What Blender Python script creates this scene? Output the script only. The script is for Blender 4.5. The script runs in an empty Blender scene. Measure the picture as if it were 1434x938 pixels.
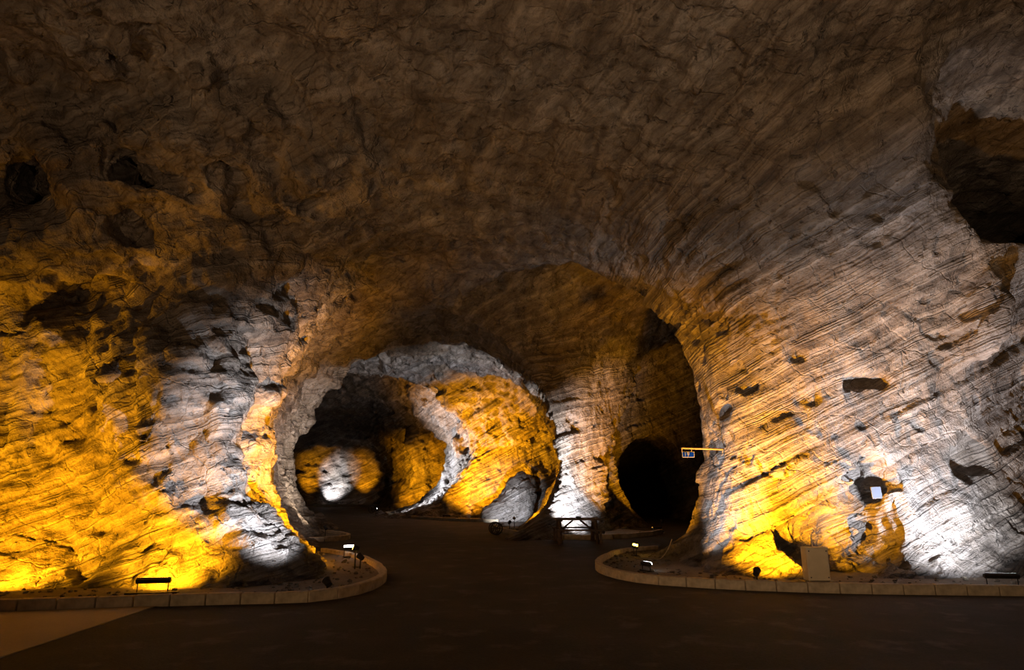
import bpy, bmesh, math, random
import numpy as np
from mathutils import Vector, Matrix

# ------------------------------------------------------------------ camera, world, exposure
CAM_H = 1.7
FPX = 900.0
PITCH = math.atan2(215.0, 900.0)
sc = bpy.context.scene
COL = sc.collection
cam_d = bpy.data.cameras.new('camera')
cam_d.sensor_width = 36.0
cam_d.lens = 36.0 * FPX / 1434.0
cam_d.clip_start = 0.05
cam_d.clip_end = 300
cam = bpy.data.objects.new('camera', cam_d)
cam.location = (0, 0, CAM_H)
cam.rotation_euler = (math.pi / 2 + PITCH, 0, 0)
COL.objects.link(cam)
sc.camera = cam
world = bpy.data.worlds.new('World')
world.use_nodes = True
world.node_tree.nodes['Background'].inputs[0].default_value = (0, 0, 0, 1)
world.node_tree.nodes['Background'].inputs[1].default_value = 0.0
sc.world = world
sc.view_settings.view_transform = 'Standard'
sc.view_settings.look = 'None'
sc.view_settings.gamma = 1.0
sc.view_settings.use_curve_mapping = False
sc.view_settings.exposure = 0.3

# ------------------------------------------------------------------ cave shape (signed distance to the rock, negative in the air)
# BEGIN_SDF
F = np.float32
_rng = np.random.default_rng(11)
_TAB = _rng.random((64, 64, 64)).astype(F) * 2 - 1


def vnoise(x, y, z):
    xf, yf, zf = np.floor(x), np.floor(y), np.floor(z)
    u, v, w = x - xf, y - yf, z - zf
    i, j, k = xf.astype(np.int32) & 63, yf.astype(np.int32) & 63, zf.astype(np.int32) & 63
    i1, j1, k1 = (i + 1) & 63, (j + 1) & 63, (k + 1) & 63
    u = u * u * u * (u * (u * 6 - 15) + 10)
    v = v * v * v * (v * (v * 6 - 15) + 10)
    w = w * w * w * (w * (w * 6 - 15) + 10)
    T = _TAB
    a = T[i, j, k] * (1 - u) + T[i1, j, k] * u
    b = T[i, j1, k] * (1 - u) + T[i1, j1, k] * u
    c = T[i, j, k1] * (1 - u) + T[i1, j, k1] * u
    d = T[i, j1, k1] * (1 - u) + T[i1, j1, k1] * u
    a = a * (1 - v) + b * v
    c = c * (1 - v) + d * v
    return a * (1 - w) + c * w


def fbm(x, y, z, f, octs=3, off=0.0, ridge=False):
    s, a, t = 0, 1.0, 0.0
    for o in range(octs):
        n = vnoise((x + off) * f, (y - off * 1.7) * f, (z + off * .6) * f)
        if ridge:
            n = 1 - 2 * np.abs(n)
        s = s + a * n
        t += a
        a *= 0.5
        f *= 2.03
        off += 13.7
    return s / t


def smin(a, b, k):
    h = np.clip(0.5 + 0.5 * (b - a) / k, 0, 1)
    return b * (1 - h) + a * h - k * h * (1 - h)


def tunnel(X, Y, Z, p0, p1, q0, q1, pw=2.0):
    """horizontal tunnel of oval section; q = (centre height, half width, half height) at each end"""
    dx, dy = p1[0] - p0[0], p1[1] - p0[1]
    L2 = dx * dx + dy * dy
    t = np.clip(((X - p0[0]) * dx + (Y - p0[1]) * dy) / L2, 0, 1)
    lat = np.hypot(X - p0[0] - t * dx, Y - p0[1] - t * dy)
    cz = q0[0] + (q1[0] - q0[0]) * t
    rx = q0[1] + (q1[1] - q0[1]) * t
    rz = q0[2] + (q1[2] - q0[2]) * t
    a, b = lat / rx, np.abs(Z - cz) / rz
    if pw == 2.0:
        k = np.sqrt(a * a + b * b) + 1e-4
    else:
        k = (a ** pw + b ** pw) ** (1 / pw) + 1e-4
    g = np.sqrt((a / rx) ** 2 + (b / rz) ** 2) + 1e-4
    return k * (k - 1) / g


TUNNELS = [
    # p0, p1, (cz, rx, rz) x2, blend
    ((-28, 2.0), (0, 4.0), (3.0, 9.6, 6.6), (3.0, 9.6, 6.6), 1.0, 2.2),
    ((0, 4.0), (28, 5.4), (3.0, 9.6, 6.6), (3.0, 9.6, 6.6), 1.0, 2.2),
    ((-.2, 6), (-.45, 18.5), (2.8, 5.45, 6.0), (2.8, 5.15, 5.3), 2.0, 2.3),
    ((-3.5, 19.0), (-3, 18.6), (2.8, 3.0, 4.6), (2.8, 3.4, 4.8), 1.2, 2.0),
    ((-3, 18.6), (3, 20.6), (2.8, 3.4, 4.8), (3.4, 4.2, 5.6), .7, 2.0),
    ((3, 20.6), (7.7, 27), (3.4, 4.2, 5.6), (3.4, 4.0, 6.0), .5, 2.0),
    ((7.7, 27), (10.0, 33.5), (3.4, 4.0, 6.0), (3.4, 4.2, 6.0), 1.0, 2.0),
    ((10.0, 33.5), (20, 36), (3.4, 4.2, 6.0), (3.4, 4.4, 6.0), 1.0, 2.0),
    ((7.7, 34), (8.9, 47), (1.0, 2.0, 3.9), (1.0, 2.0, 3.9), .3, 2.6),
    ((-3.15, 22), (-4.0, 34), (2.9, 4.95, 4.8), (2.9, 5.8, 4.9), 0.4, 2.0),
    ((-16, 38), (-3, 35.2), (2.8, 4.3, 4.8), (2.8, 4.3, 4.9), 0.7, 2.0),
    ((-3, 35.2), (1.0, 34.3), (2.8, 4.3, 4.9), (2.8, 4.3, 4.6), 0.7, 2.0),
    ((-8.3, 33), (-9.8, 41), (4.0, 6.4, 4.6), (4.2, 6.8, 4.6), 0.6, 2.0),
    ((-9.8, 41), (-15.7, 57), (4.2, 6.8, 4.6), (2.8, 5.0, 4.6), 0.6, 2.0),
    ((-15.7, 57), (-16.5, 63), (2.8, 5.0, 4.6), (2.8, 5.0, 4.6), 0.6, 2.0),
    ((-11, 49.5), (-2, 50.5), (2.6, 3.3, 4.2), (2.6, 3.3, 4.2), 0.4, 2.0),
    ((-26, 62), (-12, 62), (2.6, 4.2, 4.4), (2.6, 4.2, 4.4), 0.6, 2.0),
    ((12.6, 11.0), (13.5, 12.0), (3.0, 3.5, 3.5), (3.0, 3.5, 3.5), 1.4, 2.0),
    ((8.5, 9.0), (16.0, 20), (8.45, 1.5, 1.5), (8.4, 2.2, 1.7), 0.3, 2.8),
]
# niches and pockets in the rock: centre, radii
POCKETS = [
    ((-5.5, 11.6, 7.35), (.30, .7, .60), .12),
    ((-5.1, 12.6, 6.8), (.25, .5, .28), .12),
    ((-6.5, 12.5, 5.2), (.10, .4, .7), .08),
    ((-7.3, 9.7, 8.2), (1.5, 1.0, .7), .4),
    ((-8.3, 11.2, 7.3), (1.3, 1.0, .45), .3),
    ((7.55, 13.9, 1.85), (.50, .8, .50), .12),
    ((7.50, 13.6, .95), (.36, .8, .85), .15),
    ((6.3, 13.4, .55), (1.0, .8, .75), .3),
    ((10.1, 14.25, 2.3), (.60, .5, .34), .15),
    ((7.9, 14.15, 4.0), (.50, .34, .16), .15),
    ((4.9, 15.1, 3.5), (.32, .3, .13), .10),
]
# bosses of rock standing proud of the walls: centre, radii
BOSSES = [
    ((-9.7, 12.0, 6.3), (2.6, 1.1, .55), .4),
    ((-7.3, 11.4, 7.15), (1.2, .9, .4), .4),
    ((-6.9, 13.3, 3.2), (1.2, 1.2, 3.0), .6),
    ((-5.1, 13.4, -.7), (1.35, 1.5, 1.9), 1.3),
    ((10.2, 13.6, 5.6), (.4, 1.0, 1.2), .3),
    ((-.5, 36.6, .1), (1.5, 1.5, 1.2), .8),
    ((.5, 36.7, 1.3), (1.0, 1.3, 1.3), .8),
]


def cave_base(X, Y, Z):
    d = None
    for p0, p1, q0, q1, k, pw in TUNNELS:
        e = tunnel(X, Y, Z, p0, p1, q0, q1, pw)
        d = e if d is None else smin(d, e, k)
    d = d + 0.55 * np.exp(-np.maximum(Z, 0) / 0.55)
    return d


def ellips(X, Y, Z, c, r):
    a, b, e = (X - c[0]) / r[0], (Y - c[1]) / r[1], (Z - c[2]) / r[2]
    k = np.sqrt(a * a + b * b + e * e) + 1e-4
    g = np.sqrt((a / r[0]) ** 2 + (b / r[1]) ** 2 + (e / r[2]) ** 2) + 1e-4
    return k * (k - 1) / g


def rough(X, Y, Z, c, r, amp=1.0):
    """an ellipsoid with a ragged outline"""
    n1 = fbm(X + 0 * Y + 0 * Z, Y + 0 * X + 0 * Z, Z + 0 * X + 0 * Y, 1.6, 3, c[0] * 3)
    n2 = fbm(X + 0 * Y + 0 * Z, Y + 0 * X + 0 * Z, Z + 0 * X + 0 * Y, 3.4, 2, c[0] * 5)
    return ellips(X, Y, Z, c, r) + amp * (min(min(r) * .8, .30) * n1 + min(min(r) * .9, .16) * n2)


def smooth01(v, a, b):
    t = np.clip((v - a) / (b - a), 0, 1)
    return t * t * (3 - 2 * t)


def lumps(X, Y, Z):
    """coarse relief: strong on the left wall and the ceiling, weaker on the bedded right wall"""
    left = 1 - smooth01(X, -5.0, -1.0)
    amp = 0.20 + 0.40 * left * smooth01(Z, 1.0, 4.0) + .12 * smooth01(Z, 6.0, 8.5) + .25 * smooth01(Y, 24, 31)
    n = fbm(X, Y, Z, 0.46, 3)
    r = fbm(X, Y, Z, 0.75, 2, 40.0, True)
    return amp * n - (0.06 + 0.24 * left * smooth01(Z, .5, 2.5)) * (r - .3)
# END_SDF

STRATA = (-0.46, 0.10, 1.0)


def surface_nets(xs, ys, zs, D):
    S_ = D < 0                                   # air
    nx, ny, nz = D.shape
    cnt = np.zeros((nx - 1, ny - 1, nz - 1), np.int8)
    for a in (0, 1):
        for b in (0, 1):
            for c in (0, 1):
                cnt += S_[a:nx - 1 + a, b:ny - 1 + b, c:nz - 1 + c]
    act = np.argwhere((cnt > 0) & (cnt < 8))
    idx = np.full((nx - 1, ny - 1, nz - 1), -1, np.int32)
    idx[act[:, 0], act[:, 1], act[:, 2]] = np.arange(len(act))
    acc = np.zeros((len(act), 3))
    n = np.zeros(len(act))
    ax = (xs, ys, zs)
    for dim in range(3):
        o1, o2 = [q for q in range(3) if q != dim]
        for a in (0, 1):
            for b in (0, 1):
                i0 = act.copy()
                i0[:, o1] += a
                i0[:, o2] += b
                i1 = i0.copy()
                i1[:, dim] += 1
                d0 = D[i0[:, 0], i0[:, 1], i0[:, 2]]
                d1 = D[i1[:, 0], i1[:, 1], i1[:, 2]]
                m = (d0 < 0) != (d1 < 0)
                t = np.where(m, d0 / np.where(m, d0 - d1, 1), 0)
                for q in range(3):
                    c0, c1 = ax[q][i0[:, q]], ax[q][i1[:, q]]
                    acc[:, q] += np.where(m, c0 + (c1 - c0) * t, 0)
                n += m
    V = acc / n[:, None]
    quads = []
    for dim in range(3):
        o1, o2 = (dim + 1) % 3, (dim + 2) % 3
        sl0 = [slice(None)] * 3
        sl1 = [slice(None)] * 3
        sl0[dim] = slice(0, -1)
        sl1[dim] = slice(1, None)
        A, B = S_[tuple(sl0)], S_[tuple(sl1)]
        e = np.argwhere(A != B)
        ok = (e[:, o1] > 0) & (e[:, o2] > 0) & (e[:, o1] < D.shape[o1] - 1) & (e[:, o2] < D.shape[o2] - 1)
        e = e[ok]
        air0 = S_[e[:, 0], e[:, 1], e[:, 2]]
        q = []
        for a, b in ((-1, -1), (0, -1), (0, 0), (-1, 0)):
            c = e.copy()
            c[:, o1] += a
            c[:, o2] += b
            q.append(idx[c[:, 0], c[:, 1], c[:, 2]])
        q = np.stack(q, 1)
        q[air0] = q[air0][:, ::-1]               # faces look into the air
        quads.append(q)
    return V, np.concatenate(quads)


def upsample(D, axis, n_fine, pos):
    i0 = np.clip(np.floor(pos).astype(int), 0, D.shape[axis] - 2)
    f = (pos - i0).astype(F)
    shp = [1, 1, 1]
    shp[axis] = -1
    f = f.reshape(shp)
    return np.take(D, i0, axis) * (1 - f) + np.take(D, i0 + 1, axis) * f


def subdivide(V, Q, fine):
    """one Catmull-Clark step on the chosen quads; the others stay as they are"""
    R = Q[~fine]
    Q = Q[fine]
    nv, nf = len(V), len(Q)
    fp = V[Q].mean(1)
    e = np.stack([Q, np.roll(Q, -1, 1)], 2).reshape(-1, 2).astype(np.int64)
    key = e.min(1) * nv + e.max(1)
    u, inv, cnt = np.unique(key, return_inverse=True, return_counts=True)
    a, b = u // nv, u % nv
    fsum = np.zeros((len(u), 3))
    rep = np.repeat(np.arange(nf), 4)
    for q in range(3):
        fsum[:, q] = np.bincount(inv, fp[rep, q], len(u))
    mid = (V[a] + V[b]) / 2
    inner = cnt == 2
    ep = np.where(inner[:, None], (V[a] + V[b] + fsum) / 4, mid)
    val = np.bincount(a, minlength=nv) + np.bincount(b, minlength=nv)
    edge_v = np.zeros(nv, bool)
    edge_v[a[~inner]] = True
    edge_v[b[~inner]] = True
    Fm, Rm = np.zeros((nv, 3)), np.zeros((nv, 3))
    nfv = np.bincount(Q.ravel(), minlength=nv)
    for q in range(3):
        Fm[:, q] = np.bincount(Q.ravel(), fp[rep, q], nv)
        Rm[:, q] = np.bincount(a, mid[:, q], nv) + np.bincount(b, mid[:, q], nv)
    n = np.maximum(val, 1)[:, None]
    new = (Fm / np.maximum(nfv, 1)[:, None] + 2 * Rm / n + (n - 3) * V) / n
    ok = (val > 0) & ~edge_v
    V2 = np.where(ok[:, None], new, V)
    allv = np.concatenate([V2, fp, ep])
    E = nv + nf + inv.reshape(-1, 4)
    fi = nv + np.arange(nf)
    out = [np.stack([Q[:, i], E[:, i], fi, E[:, i - 1]], 1) for i in range(4)]
    return allv, np.concatenate([R] + out)


def vertex_normals(V, Q):
    d1 = V[Q[:, 2]] - V[Q[:, 0]]
    d2 = V[Q[:, 3]] - V[Q[:, 1]]
    fn = np.cross(d1, d2)
    N = np.zeros_like(V)
    for c in range(4):
        for a in range(3):
            N[:, a] += np.bincount(Q[:, c], fn[:, a], len(V))
    return N / (np.linalg.norm(N, axis=1, keepdims=True) + 1e-12)


def detail(V):
    """relief along the normal: tilted beds, joints, lumps"""
    x, y, z = V.T
    left = 1 - smooth01(x, -5.0, -1.5)
    wx = fbm(x, y, z, .35, 2, 5.0)
    s = STRATA[0] * x + STRATA[1] * y + STRATA[2] * z + .22 * wx + .04 * fbm(x, y, z, 1.7, 2, 71.)
    bed = s / .42
    w = fbm(bed * 0, bed * 0, s, .9, 2, 3.0)
    bed = bed + .5 * w
    k = np.floor(bed)
    f = bed - k
    r0 = _TAB[k.astype(int) & 63, 7, 3]
    r1 = _TAB[(k.astype(int) + 1) & 63, 7, 3]
    t = smooth01(f, .90, 1.0)
    step = r0 * (1 - t) + r1 * t
    groove = np.exp(-((f - .93) / .05) ** 2)
    bed2 = s / .115
    k2 = np.floor(bed2)
    f2 = bed2 - k2
    t2 = smooth01(f2, .7, 1.0)
    step2 = _TAB[k2.astype(int) & 63, 17, 33] * (1 - t2) + _TAB[(k2.astype(int) + 1) & 63, 17, 33] * t2
    patch = smooth01(fbm(x, y, z, .5, 2, 90.), -.35, .35)
    cf = smooth01(z, 6.3, 8.6)
    bedded = patch * (.35 + .65 * (1 - left)) * (1 - .85 * cf)
    lump = .15 * cf * fbm(x, y, z, 1.1, 4, 57., True) + .16 * smooth01(y, 24, 31) * fbm(x, y, z, .9, 3, 157., True)
    d = bedded * (.10 * step + .034 * step2 - .06 * groove)
    d -= lump
    # blocks parted across the beds
    cell = (x + .46 * z + .6 * y) / 1.5 + 7.3 * _TAB[k.astype(int) & 63, 5, 5]
    kc = np.floor(cell)
    fc = cell - kc
    q0 = _TAB[k.astype(int) & 63, kc.astype(int) & 63, 21]
    q1 = _TAB[k.astype(int) & 63, (kc.astype(int) + 1) & 63, 21]
    tc = smooth01(fc, .93, 1.0)
    d += bedded * .075 * (q0 * (1 - tc) + q1 * tc) * (1 - t)
    d -= (.05 + .10 * left) * fbm(x, y, z, 1.3, 3, 17., True)
    d += (.035 + .03 * left) * fbm(x, y, z, 4.2, 2, 27.)
    # spalled blocks: flat-bottomed scoops with sharp lips
    b = fbm(x, y * 1.0, z, .9, 3, 130.)
    d -= .16 * (1 - .7 * left) * smooth01(b, .27, .36) * (.5 + .5 * fbm(x, y, z, 2.5, 2, 9.))
    d -= .08 * smooth01(fbm(x, y, z, 1.7, 2, 230.), .42, .52)
    # joints across the beds
    j = np.abs(fbm(x, y, z, .38, 5, 310.))
    d -= .09 * np.exp(-(j / .010) ** 2) * smooth01(fbm(x, y, z, .3, 2, 410.), -.2, .2)
    return d


def build_cave():
    xs = np.concatenate([np.arange(-30, -14, .4), np.arange(-14, 13, .10), np.arange(13, 30, .4)]).astype(F)
    ys = np.concatenate([np.arange(-9, 5, .35), np.arange(5, 8, .17), np.arange(8, 17, .095), np.arange(17, 30, .16),
                         np.arange(30, 46, .24), np.arange(46, 75, .33)]).astype(F)
    zs = np.arange(-.35, 10.9, .105).astype(F)
    cx, cy, cz = np.arange(len(xs)) / 2.0, np.arange(len(ys)) / 2.0, np.arange(len(zs)) / 2.0

    def half(a):
        b = a[::2]
        return np.append(b, b[-1] + (b[-1] - b[-2])).astype(F)
    hx, hy, hz = half(xs), half(ys), half(zs)
    D = cave_base(hx[:, None, None], hy[None, :, None], hz[None, None, :]).astype(F)

    def pos(a, h):                               # fractional place of the fine coordinates on the half grid
        return np.interp(a, h, np.arange(len(h)))
    D = upsample(D, 0, len(xs), pos(xs, hx))
    D = upsample(D, 1, len(ys), pos(ys, hy))
    D = upsample(D, 2, len(zs), pos(zs, hz))
    for c, r, k in POCKETS:
        box = [np.where((a > c[q] - r[q] * 2.2) & (a < c[q] + r[q] * 2.2))[0] for q, a in enumerate((xs, ys, zs))]
        sl = tuple(slice(b[0], b[-1] + 1) for b in box)
        D[sl] = smin(D[sl], rough(xs[sl[0]][:, None, None], ys[sl[1]][None, :, None], zs[sl[2]][None, None, :], c, r), k)
    for c, r, k in BOSSES:
        box = [np.where((a > c[q] - r[q] * 2.2) & (a < c[q] + r[q] * 2.2))[0] for q, a in enumerate((xs, ys, zs))]
        sl = tuple(slice(b[0], b[-1] + 1) for b in box)
        D[sl] = -smin(-D[sl], rough(xs[sl[0]][:, None, None], ys[sl[1]][None, :, None], zs[sl[2]][None, None, :], c, r, .45), k)
    for i0 in range(0, len(xs), 24):             # coarse relief, only near the surface
        sub = D[i0:i0 + 24]
        a, b, c = np.nonzero(np.abs(sub) < .75)
        sub[a, b, c] += lumps(xs[i0 + a], ys[b], zs[c]).astype(F)
    D[0], D[-1], D[:, 0], D[:, -1] = 1, 1, 1, 1
    V, Q = surface_nets(xs, ys, zs, D)
    c = V[Q].mean(1)
    Q = Q[c[:, 2] > -.25]
    c = V[Q].mean(1)
    fine = (c[:, 1] > 6.0) & (c[:, 1] < 44) & (np.abs(c[:, 0]) < 14.5)
    V, Q = subdivide(V, Q, fine)
    N = vertex_normals(V, Q)
    V = V + N * detail(V)[:, None]
    N = vertex_normals(V, Q)
    return V, Q, N


def link_part(name, V, Q, N, sel, mat, label, cat='rock wall'):
    q = Q[sel]
    used, inv = np.unique(q, return_inverse=True)
    q = inv.reshape(-1, 4)
    me = bpy.data.meshes.new(name)
    me.vertices.add(len(used))
    me.vertices.foreach_set('co', V[used].astype(F).ravel())
    me.loops.add(q.size)
    me.loops.foreach_set('vertex_index', q.astype(np.int32).ravel())
    me.polygons.add(len(q))
    me.polygons.foreach_set('loop_start', np.arange(0, q.size, 4, dtype=np.int32))
    me.update(calc_edges=True)
    me.polygons.foreach_set('use_smooth', np.ones(len(q), bool))
    me.normals_split_custom_set_from_vertices(N[used].tolist())
    me.materials.append(mat)
    o = bpy.data.objects.new(name, me)
    COL.objects.link(o)
    o['kind'] = 'structure'
    o['label'] = label
    o['category'] = cat
    return o


# ------------------------------------------------------------------ materials
def new_mat(name):
    m = bpy.data.materials.new(name)
    m.use_nodes = True
    nt = m.node_tree
    return m, nt, nt.nodes['Principled BSDF']


def nd(nt, kind, **kw):
    n = nt.nodes.new(kind)
    for k, v in kw.items():
        if k.startswith('i_'):
            n.inputs[int(k[2:]) if k[2:].isdigit() else k[2:]].default_value = v
        else:
            setattr(n, k, v)
    return n


def ramp(nt, stops, interp='LINEAR'):
    n = nt.nodes.new('ShaderNodeValToRGB')
    n.color_ramp.interpolation = interp
    e = n.color_ramp.elements
    while len(e) < len(stops):
        e.new(.5)
    for el, (p, c) in zip(e, stops):
        el.position = p
        el.color = c if len(c) == 4 else (*c, 1)
    return n


def math_n(nt, op, a, b=None, clamp=False):
    n = nt.nodes.new('ShaderNodeMath')
    n.operation = op
    n.use_clamp = clamp
    for i, v in enumerate((a, b)):
        if v is None:
            continue
        if isinstance(v, (int, float)):
            n.inputs[i].default_value = v
        else:
            nt.links.new(v, n.inputs[i])
    return n.outputs[0]


def mix_c(nt, fac, a, b, mode='MIX'):
    n = nt.nodes.new('ShaderNodeMix')
    n.data_type = 'RGBA'
    n.blend_type = mode
    for s, v in ((0, fac), (6, a), (7, b)):
        if isinstance(v, (int, float)):
            n.inputs[s].default_value = v
        elif isinstance(v, tuple):
            n.inputs[s].default_value = v if len(v) == 4 else (*v, 1)
        else:
            nt.links.new(v, n.inputs[s])
    return n.outputs[2]


def rock_material():
    m, nt, b = new_mat('salt_rock')
    L = nt.links
    geo = nt.nodes.new('ShaderNodeNewGeometry')
    P = geo.outputs['Position']

    def noise(scale, det=4, rough=.55, vec=P, dist=0.0):
        n = nd(nt, 'ShaderNodeTexNoise')
        n.inputs['Scale'].default_value = scale
        n.inputs['Detail'].default_value = det
        n.inputs['Roughness'].default_value = rough
        n.inputs['Distortion'].default_value = dist
        L.new(vec, n.inputs['Vector'])
        return n.outputs['Fac']
    dot = nd(nt, 'ShaderNodeVectorMath', operation='DOT_PRODUCT')
    L.new(P, dot.inputs[0])
    dot.inputs[1].default_value = STRATA
    warp = noise(.5, 3)
    s = math_n(nt, 'ADD', dot.outputs['Value'], math_n(nt, 'MULTIPLY', warp, .35))

    def beds(scale, det):
        n = nd(nt, 'ShaderNodeTexNoise', noise_dimensions='1D')
        n.inputs['Scale'].default_value = scale
        n.inputs['Detail'].default_value = det
        n.inputs['Roughness'].default_value = .6
        L.new(s, n.inputs['W'])
        return n.outputs['Fac']
    b1, b2 = beds(5.0, 3), beds(22.0, 3)
    big, mid, fine, grit = noise(.22, 4), noise(1.3, 6, .62), noise(6, 6, .65), noise(30, 4, .7)
    # colour: grey salt with buff and brown dust, pale crust on some beds
    base = ramp(nt, [(.30, (.05, .042, .037)), (.48, (.15, .136, .126)), (.68, (.32, .305, .295))])
    L.new(math_n(nt, 'ADD', math_n(nt, 'MULTIPLY', mid, .6), math_n(nt, 'MULTIPLY', b1, .4)), base.inputs[0])
    tint = ramp(nt, [(.35, (.95, .82, .66)), (.62, (1, .98, .97))])
    L.new(big, tint.inputs[0])
    c = mix_c(nt, 1.0, base.outputs[0], tint.outputs[0], 'MULTIPLY')
    dk = ramp(nt, [(.33, (.42, .36, .30)), (.47, (1, 1, 1))])
    L.new(fine, dk.inputs[0])
    c = mix_c(nt, .75, c, dk.outputs[0], 'MULTIPLY')
    bd = ramp(nt, [(.36, (.55, .50, .45)), (.5, (1, 1, 1))])
    L.new(b2, bd.inputs[0])
    c = mix_c(nt, .55, c, bd.outputs[0], 'MULTIPLY')
    b.inputs['Roughness'].default_value = .78
    b.inputs['Specular IOR Level'].default_value = .3
    bl = nd(nt, 'ShaderNodeTexNoise', noise_dimensions='1D')
    bl.inputs['Scale'].default_value = 2.6
    bl.inputs['Detail'].default_value = 2
    L.new(s, bl.inputs['W'])
    line = ramp(nt, [(.0, (0, 0, 0)), (.022, (1, 1, 1))])
    L.new(math_n(nt, 'ABSOLUTE', math_n(nt, 'SUBTRACT', bl.outputs['Fac'], .5)), line.inputs[0])
    lm_ = ramp(nt, [(.42, (1, 1, 1)), (.56, (0, 0, 0))])
    L.new(noise(.8, 3), lm_.inputs[0])
    sz = nd(nt, 'ShaderNodeSeparateXYZ')
    L.new(P, sz.inputs[0])
    hi = nd(nt, 'ShaderNodeMapRange')
    hi.inputs['From Min'].default_value = 6.5
    hi.inputs['From Max'].default_value = 8.5
    L.new(sz.outputs[2], hi.inputs['Value'])
    lines = math_n(nt, 'MAXIMUM', math_n(nt, 'MAXIMUM', line.outputs[0], lm_.outputs[0]), hi.outputs[0])
    pit = ramp(nt, [(.30, (0, 0, 0)), (.37, (1, 1, 1))])
    L.new(noise(3.6, 3, .6, P, .6), pit.inputs[0])
    c = mix_c(nt, math_n(nt, 'MULTIPLY', math_n(nt, 'SUBTRACT', 1.0, lines), .7), c, (.03, .024, .02))
    c = mix_c(nt, math_n(nt, 'MULTIPLY', math_n(nt, 'SUBTRACT', 1.0, pit.outputs[0]), .6), c, (.03, .024, .02))
    L.new(c, b.inputs['Base Color'])
    # bump
    crack = nd(nt, 'ShaderNodeTexVoronoi', feature='DISTANCE_TO_EDGE')
    crack.inputs['Scale'].default_value = 1.1
    wv = nd(nt, 'ShaderNodeVectorMath', operation='ADD')
    ns = nd(nt, 'ShaderNodeTexNoise')
    ns.inputs['Scale'].default_value = 1.2
    ns.inputs['Detail'].default_value = 4
    L.new(P, ns.inputs['Vector'])
    L.new(P, wv.inputs[0])
    L.new(ns.outputs['Color'], wv.inputs[1])
    L.new(wv.outputs[0], crack.inputs['Vector'])
    ce = ramp(nt, [(.0, (0, 0, 0)), (.035, (1, 1, 1))])
    L.new(crack.outputs['Distance'], ce.inputs[0])
    sx = nd(nt, 'ShaderNodeSeparateXYZ')
    L.new(P, sx.inputs[0])
    mr = nd(nt, 'ShaderNodeMapRange')
    mr.inputs['From Min'].default_value = -5.0
    mr.inputs['From Max'].default_value = 1.5
    mr.inputs['To Min'].default_value = .35
    mr.inputs['To Max'].default_value = 1.0
    L.new(sx.outputs[0], mr.inputs['Value'])
    pt = ramp(nt, [(.36, (.25, .25, .25)), (.58, (1, 1, 1))])
    L.new(noise(.45, 3), pt.inputs[0])
    bm_ = math_n(nt, 'MULTIPLY', mr.outputs[0], pt.outputs[0])
    h = math_n(nt, 'ADD', math_n(nt, 'MULTIPLY', b1, .5), math_n(nt, 'MULTIPLY', b2, .22))
    mz = nd(nt, 'ShaderNodeMapRange')
    mz.inputs['From Min'].default_value = 6.5
    mz.inputs['From Max'].default_value = 8.8
    mz.inputs['To Min'].default_value = 1.0
    mz.inputs['To Max'].default_value = .15
    L.new(sx.outputs[2], mz.inputs['Value'])
    h = math_n(nt, 'MULTIPLY', h, math_n(nt, 'MULTIPLY', bm_, mz.outputs[0]))
    h = math_n(nt, 'ADD', h, math_n(nt, 'MULTIPLY', mid, .9))
    h = math_n(nt, 'ADD', h, math_n(nt, 'MULTIPLY', fine, .38))
    h = math_n(nt, 'ADD', h, math_n(nt, 'MULTIPLY', grit, .10))
    h = math_n(nt, 'ADD', h, math_n(nt, 'MULTIPLY', ce.outputs[0], .10))
    bp = nd(nt, 'ShaderNodeBump')
    h = math_n(nt, 'ADD', h, math_n(nt, 'MULTIPLY', lines, .16))
    h = math_n(nt, 'ADD', h, math_n(nt, 'MULTIPLY', pit.outputs[0], .22))
    bp.inputs['Strength'].default_value = 1.0
    bp.inputs['Distance'].default_value = .25
    L.new(h, bp.inputs['Height'])
    L.new(bp.outputs[0], b.inputs['Normal'])
    return m


def simple_mat(name, col, rough=.6, metal=0.0, var=.25, scale=8.0, bump=.0, emit=None, power=0.0, spec=.4):
    m, nt, b = new_mat(name)
    L = nt.links
    tc = nd(nt, 'ShaderNodeTexCoord')
    n = nd(nt, 'ShaderNodeTexNoise')
    n.inputs['Scale'].default_value = scale
    n.inputs['Detail'].default_value = 6
    L.new(tc.outputs['Object'], n.inputs['Vector'])
    r = ramp(nt, [(.3, tuple(c * (1 - var) for c in col)), (.7, tuple(min(1, c * (1 + var)) for c in col))])
    L.new(n.outputs['Fac'], r.inputs[0])
    L.new(r.outputs[0], b.inputs['Base Color'])
    b.inputs['Roughness'].default_value = rough
    b.inputs['Metallic'].default_value = metal
    b.inputs['Specular IOR Level'].default_value = spec
    if bump:
        bp = nd(nt, 'ShaderNodeBump')
        bp.inputs['Strength'].default_value = bump
        bp.inputs['Distance'].default_value = .02
        L.new(n.outputs['Fac'], bp.inputs['Height'])
        L.new(bp.outputs[0], b.inputs['Normal'])
    if emit:
        b.inputs['Emission Color'].default_value = (*emit, 1)
        b.inputs['Emission Strength'].default_value = power
    return m


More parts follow.
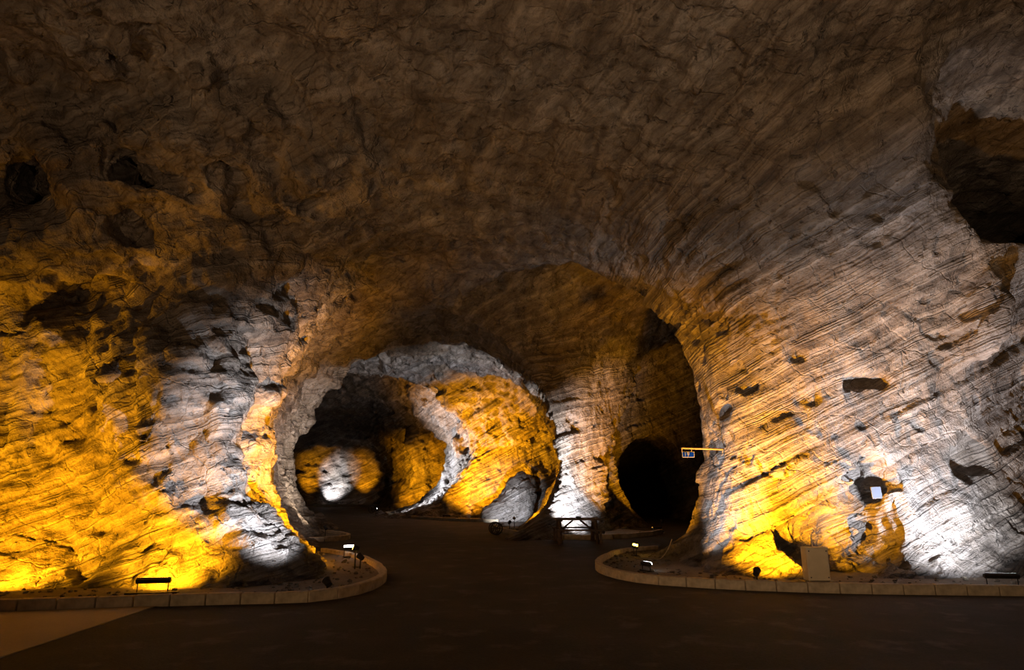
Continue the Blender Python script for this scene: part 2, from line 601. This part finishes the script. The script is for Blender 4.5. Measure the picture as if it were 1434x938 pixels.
def ground_mat(name, c0, c1, grain, bump, worn=None):
    m, nt, b = new_mat(name)
    L = nt.links
    geo = nt.nodes.new('ShaderNodeNewGeometry')

    def noise(scale, det):
        n = nd(nt, 'ShaderNodeTexNoise')
        n.inputs['Scale'].default_value = scale
        n.inputs['Detail'].default_value = det
        n.inputs['Roughness'].default_value = .62
        L.new(geo.outputs['Position'], n.inputs['Vector'])
        return n.outputs['Fac']
    big, fine = noise(.7, 6), noise(grain, 4)
    r = ramp(nt, [(.35, c0), (.68, c1)])
    L.new(math_n(nt, 'ADD', math_n(nt, 'MULTIPLY', big, .6), math_n(nt, 'MULTIPLY', fine, .4)), r.inputs[0])
    c = r.outputs[0]
    if worn:
        w = ramp(nt, [(.55, (0, 0, 0)), (.66, (1, 1, 1))])
        L.new(noise(1.6, 7), w.inputs[0])
        c = mix_c(nt, math_n(nt, 'MULTIPLY', w.outputs[0], .5), c, worn)
    L.new(c, b.inputs['Base Color'])
    b.inputs['Roughness'].default_value = .85
    b.inputs['Specular IOR Level'].default_value = .25
    bp = nd(nt, 'ShaderNodeBump')
    bp.inputs['Strength'].default_value = bump
    bp.inputs['Distance'].default_value = .03
    L.new(math_n(nt, 'ADD', fine, math_n(nt, 'MULTIPLY', big, 1.5)), bp.inputs['Height'])
    L.new(bp.outputs[0], b.inputs['Normal'])
    return m


M_ROCK = rock_material()
M_ASPHALT = ground_mat('asphalt', (.030, .024, .019), (.080, .064, .050), 26, .8, (.15, .125, .10))
M_SLAB = ground_mat('concrete_paving', (.58, .46, .27), (.78, .64, .40), 40, .35)
M_SOIL = ground_mat('gravelly_soil', (.10, .085, .065), (.26, .22, .17), 18, 1.0)
M_KERB = simple_mat('kerb_concrete', (.46, .38, .27), .85, 0, .25, 9, .5)
M_DARK = simple_mat('dark_metal', (.035, .032, .03), .5, .6, .3, 20)
M_BOX = simple_mat('beige_painted_steel', (.62, .52, .36), .5, 0, .08, 6)
M_WOOD = simple_mat('dark_weathered_wood', (.10, .065, .045), .75, 0, .35, 12, .4)
M_AMBER = simple_mat('amber_lamp_glass', (.9, .6, .1), .3, 0, 0, 1, 0, (1, .55, .06), 14)
M_WHITE = simple_mat('white_lamp_glass', (.9, .9, .9), .3, 0, 0, 1, 0, (.9, .94, 1), 14)

# ------------------------------------------------------------------ the cave
V, Q, N = build_cave()
cen = V[Q].mean(1)
top = cen[:, 2] > 6.4
keep = cen[:, 2] > -.22
front = cen[:, 1] < 19.5
behind = cen[:, 1] < 3.0
side = cen[:, 0] < -.3
center = (cen[:, 0] > -.6) & (cen[:, 0] < 7.5) & (cen[:, 1] >= 19.5) & (cen[:, 1] < 30)
w = keep & ~top
link_part('ceiling', V, Q, N, keep & top, M_ROCK, 'rough brown rock ceiling sweeping over the whole junction', 'ceiling')
link_part('wall_left', V, Q, N, w & front & ~behind & side, M_ROCK, 'lumpy rock wall and flaring corner at the left, washed amber and white')
link_part('wall_right', V, Q, N, w & front & ~behind & ~side, M_ROCK, 'bedded rock wall and corner at the right with diagonal layers')
link_part('wall_center', V, Q, N, w & ~front & center, M_ROCK, 'rock pillar lit white behind the picnic table')
link_part('wall_far', V, Q, N, w & ~front & ~center, M_ROCK, 'rock walls of the far chambers seen through the inner arch')
link_part('wall_back', V, Q, N, w & behind, M_ROCK, 'rock wall of the wide corridor behind the viewer')
print('CAVE', len(V), len(Q))

# ------------------------------------------------------------------ helpers for objects


def tag(o, label=None, cat=None, group=None, kind=None):
    for k, v in (('label', label), ('category', cat), ('group', group), ('kind', kind)):
        if v:
            o[k] = v
    return o


def empty(name, loc=(0, 0, 0), rz=0.0):
    o = bpy.data.objects.new(name, None)
    o.location = loc
    o.rotation_euler = (0, 0, rz)
    o.empty_display_size = .2
    COL.objects.link(o)
    return o


class MB:
    """collects shapes into one mesh"""

    def __init__(s):
        s.bm = bmesh.new()

    def box(s, c, d, rot=None, bev=.0):
        g = bmesh.ops.create_cube(s.bm, size=1)
        vs = g['verts']
        bmesh.ops.scale(s.bm, vec=d, verts=vs)
        if bev:
            es = list({e for v in vs for e in v.link_edges})
            r = bmesh.ops.bevel(s.bm, geom=es, offset=bev, segments=1, affect='EDGES')
            vs = list({v for f in r['faces'] for v in f.verts} | {v for v in vs if v.is_valid})
        if rot is not None:
            bmesh.ops.rotate(s.bm, cent=(0, 0, 0), matrix=rot, verts=vs)
        bmesh.ops.translate(s.bm, vec=c, verts=vs)
        return s

    def rod(s, a, b, r, seg=10, r2=None):
        a, b = Vector(a), Vector(b)
        d = b - a
        M = Matrix.Translation((a + b) / 2) @ d.to_track_quat('Z', 'Y').to_matrix().to_4x4()
        bmesh.ops.create_cone(s.bm, cap_ends=True, segments=seg, radius1=r, radius2=r if r2 is None else r2, depth=d.length, matrix=M)
        return s

    def tube(s, pts, r, seg=6):
        for a, b in zip(pts[:-1], pts[1:]):
            s.rod(a, b, r, seg)
        return s

    def torus(s, c, R, r, axis=(0, 1, 0), n=28, k=8):
        q = Vector(axis).to_track_quat('Z', 'Y').to_matrix()
        rings = []
        for i in range(n):
            a = 2 * math.pi * i / n
            ring = []
            for j in range(k):
                b = 2 * math.pi * j / k
                p = Vector(((R + r * math.cos(b)) * math.cos(a), (R + r * math.cos(b)) * math.sin(a), r * math.sin(b)))
                ring.append(s.bm.verts.new(q @ p + Vector(c)))
            rings.append(ring)
        for i in range(n):
            for j in range(k):
                s.bm.faces.new((rings[i][j], rings[(i + 1) % n][j], rings[(i + 1) % n][(j + 1) % k], rings[i][(j + 1) % k]))
        return s

    def prism(s, pts, z0, z1):
        lo = [s.bm.verts.new((p[0], p[1], z0)) for p in pts]
        hi = [s.bm.verts.new((p[0], p[1], z1)) for p in pts]
        n = len(pts)
        s.bm.faces.new(hi)
        s.bm.faces.new(lo[::-1])
        for i in range(n):
            s.bm.faces.new((lo[i], lo[(i + 1) % n], hi[(i + 1) % n], hi[i]))
        return s

    def build(s, name, mat, parent=None, smooth=False):
        bmesh.ops.recalc_face_normals(s.bm, faces=s.bm.faces)
        me = bpy.data.meshes.new(name)
        s.bm.to_mesh(me)
        s.bm.free()
        if smooth:
            me.polygons.foreach_set('use_smooth', [True] * len(me.polygons))
        me.materials.append(mat)
        o = bpy.data.objects.new(name, me)
        o.parent = parent
        COL.objects.link(o)
        return o


# ------------------------------------------------------------------ floor
fm = MB()
fm.prism([(-32, -10), (32, -10), (32, 76), (-32, 76)], -.3, 0)
tag(fm.build('floor', M_ASPHALT), 'dark worn asphalt road running through the cave', 'floor', None, 'structure')


# ------------------------------------------------------------------ kerbs, verges, paving
def resample(pts, step):
    pts = [Vector(p) for p in pts]
    out = [pts[0]]
    for a, b in zip(pts[:-1], pts[1:]):
        n = max(1, round((b - a).length / step))
        out += [a + (b - a) * (i / n) for i in range(1, n + 1)]
    return out


def catmull(pts, k=6):
    P = [Vector(p) for p in pts]
    P = [P[0] * 2 - P[1]] + P + [P[-1] * 2 - P[-2]]
    out = []
    for i in range(1, len(P) - 2):
        a, b, c, d = P[i - 1:i + 3]
        for j in range(k):
            t = j / k
            out.append(.5 * ((2 * b) + (c - a) * t + (2 * a - 5 * b + 4 * c - d) * t * t + (3 * b - a - 3 * c + d) * t ** 3))
    out.append(P[-2])
    return out


def walk(pts, step):
    """points a fixed distance apart along a polyline"""
    out, left = [pts[0].copy()], step
    for a, b in zip(pts[:-1], pts[1:]):
        L = (b - a).length
        u = 0.0
        while L - u >= left:
            u += left
            out.append(a + (b - a) * (u / L))
            left = step
        left -= L - u
    return out


rnd = random.Random(5)


def kerb(n, pts, step, inner, label, height=.16, width=.14):
    """ring of kerb stones; inner = +1 when the verge lies to the left of the direction of travel"""
    root = empty('trim_%d' % n)
    tag(root, label, 'kerb', None, 'structure')
    line = walk(catmull(pts), step)
    for a, b in zip(line[:-1], line[1:]):
        d = b - a
        L = d.length
        ang = math.atan2(d.y, d.x)
        nrm = Vector((-d.y, d.x)).normalized() * inner
        c = (a + b) / 2 + nrm * (width / 2)
        q = MB().box((0, 0, 0), (L - .012, width, height + .1), None, .012)
        o = q.build('kerb_stone', M_KERB, root)
        o.location = (c.x, c.y, (height - .1) / 2 + rnd.uniform(-.006, .006))
        o.rotation_euler = (rnd.uniform(-.012, .012), rnd.uniform(-.008, .008), ang + rnd.uniform(-.008, .008))
    return line


def verge(name, pts, z, label):
    return tag(MB().prism(pts, -.1, z).build(name, M_SOIL), label, 'ground', None, 'structure')


K_L = [(-14.5, 9.0), (-11, 9.3), (-9, 9.55), (-7.2, 9.75), (-5.44, 10.15), (-3.96, 10.39), (-3.18, 10.51), (-2.68, 10.98), (-2.40, 11.72), (-2.36, 12.75), (-2.52, 13.6), (-2.89, 14.72), (-3.51, 16.11), (-4.28, 17.25), (-5.3, 18.4)]
K_R = [(4.0, 18.9), (2.94, 17.99), (2.35, 16.74), (1.94, 15.52), (1.79, 14.59), (1.85, 13.77), (2.09, 13.04), (2.45, 12.52), (2.97, 12.21), (3.7, 11.85), (4.7, 11.56), (5.9, 11.33), (7.2, 11.22), (8.6, 11.1), (10.5, 10.9), (14, 10.4)]
K_C = [(-.9, 29.5), (-.55, 27.5), (.0, 25.4), (.75, 24.0), (1.7, 23.1), (2.6, 22.95), (3.8, 23.4), (5.0, 24.6), (6.0, 26.2)]
K_T = [(-7.6, 49.5), (-8.6, 47.0), (-8.5, 44.8), (-6.9, 40.6), (-4.6, 37.3), (-2.4, 35.2), (-.6, 34.2)]
K_S = [(-8.3, 26.6), (-7.2, 25.7), (-6.2, 24.4), (-5.75, 23.3), (-6.0, 22.4), (-7.0, 21.9)]
K_F = [(-21.5, 63.2), (-10.2, 62.2)]
l1 = kerb(1, K_L, .5, 1, 'low concrete kerb curving round the left island and along the left wall')
l2 = kerb(2, K_R, .5, 1, 'low concrete kerb curving round the right island and along the right wall')
l3 = kerb(3, K_C, .6, 1, 'dark kerb round the foot of the middle pillar behind the picnic table')
l4 = kerb(4, K_T, .8, 1, 'far kerb under the amber wall and white rim beyond the inner arch')
l5 = kerb(5, K_S, .5, 1, 'short kerb round the small island at the left foot of the inner arch')
l6 = kerb(6, K_F, .9, 1, 'kerb along the end wall of the farthest chamber', .25)


def P2(l, off=.07):
    out = []
    for i, p in enumerate(l):
        d = (l[min(i + 1, len(l) - 1)] - l[max(i - 1, 0)]).normalized()
        out.append((p.x - d.y * off, p.y + d.x * off))
    return out


verge('ground', P2(l1) + [(-6, 18.4), (-7, 14), (-14.5, 13.5)], .06, 'gravelly strip inside the left kerb')
verge('ground', P2(l2) + [(14, 14), (6, 16), (5, 18.5)], .06, 'gravelly strip inside the right kerb')
verge('ground', P2(l3) + [(4, 29), (1, 29.5)], .06, 'gravelly strip round the middle pillar')
verge('ground', P2(l4) + [(-1, 40), (-6, 50)], .06, 'gravelly strip below the far amber wall')
verge('ground', P2(l5) + [(-8.5, 23)], .06, 'gravelly tip at the left foot of the inner arch')
tag(MB().prism([(-5.25, -6), (-5.28, 10.17), (-7.2, 9.74), (-9, 9.54), (-11, 9.29), (-16, 8.9), (-16, -6)], -.1, .012).build('floor_paving', M_SLAB),
    'pale concrete paving at the lower left with a straight edge', 'paving', None, 'structure')

# pebbles and chips of rock on the verges
pb = MB()
for k, (lo, n, r0, r1) in enumerate(((l1, 420, .012, .05), (l2, 420, .012, .05), (l3, 60, .02, .06))):
    for i in range(n):
        j = rnd.randrange(len(lo) - 1)
        a, b = lo[j], lo[j + 1]
        d = (b - a)
        nrm = Vector((-d.y, d.x)).normalized()
        t = rnd.random() ** 1.3 * (1.6 if k < 2 else .7) + .17
        p = a + d * rnd.random() + nrm * t
        r = rnd.uniform(r0, r1) * (.6 + rnd.random() * .6)
        g = bmesh.ops.create_icosphere(pb.bm, subdivisions=1, radius=r)['verts'] if r > .035 else bmesh.ops.create_cube(pb.bm, size=r * 1.4)['verts']
        for v in g:
            v.co = Vector((v.co.x * rnd.uniform(.7, 1.3), v.co.y * rnd.uniform(.7, 1.3), v.co.z * rnd.uniform(.5, 1.0)))
        bmesh.ops.rotate(pb.bm, cent=(0, 0, 0), matrix=Matrix.Rotation(rnd.uniform(0, 3), 3, 'Z'), verts=g)
        bmesh.ops.translate(pb.bm, vec=(p.x, p.y, .06 + r * .25), verts=g)
tag(pb.build('gravel', M_SOIL), 'loose gravel and rock chips lying on the verges', 'gravel', None, 'stuff')

# ------------------------------------------------------------------ electric box on the right verge
eb = tag(empty('electric_box', (5.27, 11.78, .06)), 'beige steel electric box standing on the right kerb strip by the rock', 'electric box')
MB().box((0, 0, .05), (.56, .30, .10), None, .012).build('plinth', M_DARK, eb)
MB().box((0, 0, .375), (.38, .22, .55), None, .008).build('cabinet_body', M_BOX, eb)
dr = MB().box((0, -.115, .375), (.352, .014, .52), None, .004).build('cabinet_door', M_BOX, eb)
for x in (-.15, .15):
    for z in (.16, .59):
        MB().rod((x, -.120, z), (x, -.130, z), .011, 8).build('bolt', M_DARK, dr)
MB().rod((.0, .04, .64), (.0, .04, .76), .012, 8).rod((-.012, .04, .755), (.05, .04, .755), .012, 8).build('conduit', M_BOX, eb)

# ------------------------------------------------------------------ picnic table
pt = tag(empty('picnic_table', (2.1, 21.75, 0), .03), 'dark wooden picnic table with benches in front of the white lit pillar', 'table')
for i in range(5):
    MB().box((0, -.32 + .16 * i, .74), (1.46, .15, .055), None, .006).build('tabletop_plank', M_WOOD, pt)
for s_ in (-1, 1):
    for i in range(2):
        MB().box((0, s_ * (.66 + .15 * i), .43), (1.46, .135, .04), None, .006).build('bench_plank', M_WOOD, pt)
    MB().box((s_ * .52, 0, .695), (.06, .74, .05)).build('table_batten', M_WOOD, pt)
    MB().box((s_ * .52, 0, .385), (.06, 1.72, .05)).build('bench_beam', M_WOOD, pt)
    for q in (-1, 1):
        MB().rod((s_ * .58, q * .24, .70), (s_ * .58, q * .62, 0), .055, 4).build('leg', M_WOOD, pt)
    MB().rod((s_ * .50, 0, .40), (s_ * .12, 0, .70), .03, 4).build('brace', M_WOOD, pt)
    for q in (-1, 1):
        MB().box((s_ * .66, q * .74, .2), (.07, .07, .40)).build('bench_post', M_WOOD, pt)
tag(MB().box((0, 0, .03), (.17, .11, .06), None, .01).build('ashtray', M_DARK), 'small dark tray lying on the picnic table', 'tray').location = (2.15, 21.6, .7685)

# ------------------------------------------------------------------ old wheels


def wheel_pair(loc, rz, label, R=.24):
    root = tag(empty('wheel_axle', loc, rz), label, 'wheels', 'old iron wheels on the road edge')
    for y in (-.17, .17):
        w = MB().torus((0, y, R), R - .025, .025, (0, 1, 0), 32, 8).build('wheel', M_DARK, root, True)
        for k in range(6):
            a = math.pi / 3 * k
            MB().rod((0, y, R), ((R - .03) * math.cos(a), y, R + (R - .03) * math.sin(a)), .013, 6).build('spoke', M_DARK, w)
        MB().rod((0, y - .03, R), (0, y + .03, R), .045, 12).build('hub', M_DARK, w)
    MB().rod((0, -.24, R), (0, .24, R), .022, 10).build('axle', M_DARK, root)
    MB().rod((0, 0, R), (.30, .05, R + .16), .02, 8).rod((.30, -.09, R + .16), (.30, .19, R + .16), .016, 8).build('tow_handle', M_DARK, root)
    return root


wheel_pair((-.62, 25.35, 0), .25, 'dark spoked wheels on an axle by the road left of the picnic table')
wheel_pair((-9.7, 46.6, 0), .9, 'tiny dark wheels on an axle far off beside the white rim', .3)

# ------------------------------------------------------------------ hanging sign
sg = tag(empty('hanging_sign', (4.05, 15.0, 2.46)), 'small blue sign with white number hanging from an arm on the right corner', 'sign')
M_BLUE = simple_mat('blue_enamel', (.001, .012, .17), .8, 0, .1, 5, spec=.0)
M_SIGNW = simple_mat('white_paint', (.13, .13, .14), .8, 0, .05, 5, spec=.0)
M_ARM = simple_mat('ochre_painted_tube', (.26, .17, .07), .5, .2, .15, 9)
MB().box((0, 0, 0), (.285, .018, .135), None, .004).build('sign_frame', M_SIGNW, sg)
MB().box((.0, -.011, .0), (.255, .006, .105)).build('sign_panel', M_BLUE, sg)
MB().box((.0, .011, .0), (.255, .006, .105)).build('sign_panel', M_BLUE, sg)
MB().rod((-.15, .0, .145), (1.5, .12, .10), .02, 10).build('arm', M_ARM, sg)
MB().rod((-.14, 0, .06), (-.14, 0, .145), .012, 8).build('hanger', M_ARM, sg)
MB().rod((.08, 0, .06), (.08, 0, .14), .008, 8).build('hanger', M_ARM, sg)
fc = bpy.data.curves.new('lettering', 'FONT')
fc.body = '19'
fc.size = .13
fc.align_x = 'LEFT'
fc.align_y = 'CENTER'
fc.extrude = .001
fc.materials.append(M_SIGNW)
tmp = bpy.data.objects.new('lettering_curve', fc)
COL.objects.link(tmp)
lm = bpy.data.meshes.new_from_object(tmp.evaluated_get(bpy.context.evaluated_depsgraph_get()))
bpy.data.objects.remove(tmp)
fo = bpy.data.objects.new('lettering', lm)
fo.location = (-.105, -.0155, .0)
fo.rotation_euler = (math.pi / 2, 0, 0)
fo.parent = sg
COL.objects.link(fo)

# ------------------------------------------------------------------ notice in the niche of the right wall
nt_ = tag(empty('notice', (7.50, 13.62, 1.62), .0), 'small pale blue notice sheet fixed in the dark niche of the right wall', 'notice')
nt_.rotation_euler = (0, math.radians(-3), -.25)
M_PALE = simple_mat('pale_blue_sheet', (.05, .075, .13), .8, 0, .06, 4, spec=.05)
MB().box((0, 0, 0), (.19, .012, .24), None, .003).build('board', M_SIGNW, nt_)
MB().box((0, -.008, 0), (.178, .004, .228)).build('sheet', M_PALE, nt_)
MB().rod((0, .006, 0), (0, .9, .05), .02, 8).build('fixing_rod', M_DARK, nt_)

# ------------------------------------------------------------------ cables
M_CABLE = simple_mat('pale_cable', (.42, .34, .22), .6, 0, .1, 10)


def cable(pts, label, mat, r=.009):
    o = MB().tube(catmull([Vector(p) for p in pts], 8), r).build('cable', mat, None, True)
    return tag(o, label, 'cable', 'lamp cables lying on the verges')


cable([(3.9, 16.4, .5), (3.75, 16.3, .25), (3.5, 16.0, .09), (3.2, 15.9, .07), (3.0, 16.2, .07), (3.02, 16.7, .07)], 'thin pale cable running from the right corner down to the amber lamp', M_CABLE)
cable([(-5.3, 10.9, .07), (-5.1, 10.95, .07), (-4.9, 10.8, .07), (-4.7, 11.0, .07), (-4.2, 10.95, .07), (-3.6, 11.3, .07)], 'dark cable between the two lamps in front of the left wall', M_DARK)

# ------------------------------------------------------------------ lamps
AMB = (1.0, .395, .006)
WHT = (.86, .90, 1.0)
WRM = (1.0, .80, .60)




def bulb(parent, loc, aim, col, power, cone, blend, size=.07):
    d = bpy.data.lights.new('bulb', 'SPOT')
    d.energy = power
    d.color = col
    d.spot_size = math.radians(cone)
    d.spot_blend = blend
    d.shadow_soft_size = size
    o = bpy.data.objects.new('bulb', d)
    COL.objects.link(o)
    o.parent = parent
    o.location = loc
    o.rotation_euler = Vector(aim).to_track_quat('-Z', 'Y').to_euler()
    return o


def floodlight(base, aim, col, power, cone, blend, label, style='bar', z0=0.0, w=.52, lift=.2, tilt=28, depth=.008):
    """a lamp on the ground; aim is a point of the rock it lights"""
    bx, by = base
    root = tag(empty('floodlight', (bx, by, z0)), label, 'floodlight', 'floodlights at the foot of the rock')
    h = lift
    d = (Vector(aim) - Vector((bx, by, z0 + h))).normalized()
    side = d.cross(Vector((0, 0, 1))).normalized()
    up = side.cross(d)
    R = Matrix((side, d, up)).transposed()
    lens_m = M_AMBER if col == AMB else M_WHITE
    c = Vector((0, 0, h))
    flat = Matrix.Rotation(math.atan2(side.y, side.x), 3, 'Z')
    if style == 'bar':
        t = math.radians(tilt)                   # the housing leans back by a fixed angle
        Rb = flat @ Matrix.Rotation(t, 3, 'X')
        f = Rb @ Vector((0, 1, 0))
        MB().box(c, (w, .07, .075), Rb, .008).build('housing', M_DARK, root)
        MB().box(c + f * (.034 + depth / 2), (w * .94, depth, .055), Rb).build('lens', lens_m, root)
        MB().box((0, 0, .0125), (w * 1.5 if w > .5 else w, .13, .025), flat, .004).build('base_plate', M_DARK, root)
        for q in (-1, 1):
            p = flat @ Vector((q * w * .44, 0, 0))
            MB().rod((p.x, p.y, .02), (p.x, p.y, h), .009, 8).build('bracket', M_DARK, root)
        out = c + f * .10
    else:
        MB().rod((0, 0, 0), (0, 0, h), .014, 8).build('stake', M_DARK, root)
        MB().rod(c - d * .07, c + d * .05, .05, 16, .066).build('lamp_head', M_DARK, root)
        MB().rod(c + d * .05, c + d * .058, .058, 16).build('lens', lens_m, root)
        MB().torus(c + d * .053, .062, .008, d, 18, 6).build('bezel', M_DARK, root)
        out = c + d * .11
    wd = Vector(aim) - (Vector((bx, by, z0)) + out)
    bulb(root, out, wd, col, power, cone, blend)
    return root


# LAMPS
VG = .06
floodlight((-8.45, 10.75), (-8.5, 11.7, .8), AMB, 1400, 135, 1, 'dark bar floodlight at the left edge throwing amber on the wall', z0=VG, w=.60)
floodlight((-5.78, 11.0), (-5.95, 11.9, .6), AMB, 1000, 130, 1, 'dark bar floodlight below the bright amber pool on the left wall', z0=VG)
floodlight((-3.0, 11.1), (-4.55, 12.6, 1.6), WHT, 2400, 62, .8, 'small dark spotlight at the white foot of the left corner', 'head', VG, lift=.16)
floodlight((-3.2, 14.3), (-5.4, 15.6, 1.8), AMB, 6000, 98, 1, 'amber spotlight on a stake inside the left island', 'head', VG, lift=.24)
floodlight((-3.3, 14.25), (-5.4, 13.6, 1.2), AMB, 300, 80, 1, 'second amber spotlight right beside its twin on the left island', 'head', VG, lift=.42)
floodlight((-4.0, 16.6), (-7.0, 22.0, 2.4), WHT, 3200, 46, 1, 'white glowing bar lamp at the back kerb of the left island', z0=VG, w=.28, tilt=80, depth=.05)
floodlight((2.75, 13.9), (4.6, 14.75, 1.6), WHT, 900, 66, 1, 'small white floodlight at the foot of the right corner', z0=VG, w=.3, lift=.14)
floodlight((4.35, 12.1), (5.05, 13.2, 1.05), AMB, 5200, 100, .9, 'small dark spotlight throwing amber on the right corner', 'head', VG, lift=.2)
floodlight((3.1, 17.0), (5.6, 17.3, 2.4), AMB, 500, 80, 1, 'amber bar lamp glowing on the back kerb of the right island', z0=VG, w=.26, tilt=80, depth=.05)
floodlight((8.3, 11.55), (8.5, 13.0, 1.6), WHT, 2500, 116, 1, 'dark bar floodlight on a plate below the white patch on the right wall', z0=VG, w=.55)
floodlight((12.0, 10.6), (12.2, 14, 6.0), AMB, 400, 110, 1, 'floodlight beyond the right edge of the view', z0=VG)
floodlight((3.0, 23.35), (2.3, 25.2, 1.3), WHT, 6500, 78, 1, 'white floodlight behind the picnic table', z0=VG, lift=.16)
floodlight((5.6, 25.9), (4.5, 27.2, 1.9), AMB, 4000, 72, 1, 'amber floodlight at the right flank of the middle pillar', z0=VG, lift=.16)
floodlight((6.6, 29.5), (5.6, 34.0, 4.5), AMB, 1600, 80, 1, 'amber floodlight inside the dark side passage', 'head', 0, lift=.3)
floodlight((-.1, 27.3), (1.4, 28.8, 2.2), AMB, 1500, 100, 1, 'warm glowing spotlight at the left foot of the middle pillar', 'head', VG, lift=.3)
floodlight((.1, 28.6), (-.2, 36.5, .9), WHT, 6000, 30, 1, 'white glowing spotlight just behind the warm one by the middle pillar', 'head', VG, lift=.4)
floodlight((-3.6, 36.7), (-2.0, 39.0, 3.4), AMB, 12000, 105, 1, 'amber floodlight at the foot of the far amber wall', z0=VG)
floodlight((-8.6, 42.2), (-5.0, 42.9, 2.8), WHT, 9000, 95, 1, 'warm white floodlight at the tip of the far white rim', z0=VG, lift=.4)
floodlight((-9.0, 49.0), (-7.5, 53, 2.5), AMB, 4500, 75, 1, 'amber floodlight in the far recess behind the white rim', 'head', 0, lift=.4)
floodlight((-15.2, 65.9), (-15.2, 67.5, 2.6), AMB, 1500, 66, 1, 'amber floodlight at the end wall, right of the white one', 'head', 0, lift=.4)
floodlight((-18.1, 65.6), (-18.15, 67.0, 1.5), WHT, 2600, 80, 1, 'white floodlight at the end wall of the farthest chamber', 'head', 0, lift=.4)
floodlight((-20.0, 64.5), (-20.1, 66.2, 2.6), AMB, 1500, 62, 1, 'amber floodlight at the end wall, left of the white one', 'head', 0, lift=.4)
floodlight((-6.55, 23.55), (-8.4, 25.5, 3.0), WRM, 900, 95, 1, 'tiny warm glowing lamp on the small island by the inner arch', 'head', VG, lift=.3)
floodlight((-12.0, 9.9), (-11.6, 11.4, .8), AMB, 2600, 140, 1, 'added amber fill lamp on the left kerb, unseen beyond the left edge of the view', z0=VG)  # added out of view so amber light bounces onto the paving
floodlight((-7, -2.6), (.5, 8.0, 9.0), (1.0, .60, .30), 1900, 104, 1, 'added warm fill lamp, unseen behind the viewer at the left', 'head', 0, lift=.3)  # added fill, unseen: lifts the ceiling, kerbs and floor
floodlight((5, -2.6), (4.5, 8.0, 9.0), (1.0, .66, .38), 1900, 100, 1, 'added warm fill lamp, unseen behind the viewer at the right', 'head', 0, lift=.3)  # second added fill, unseen: brightens the ceiling over the junction
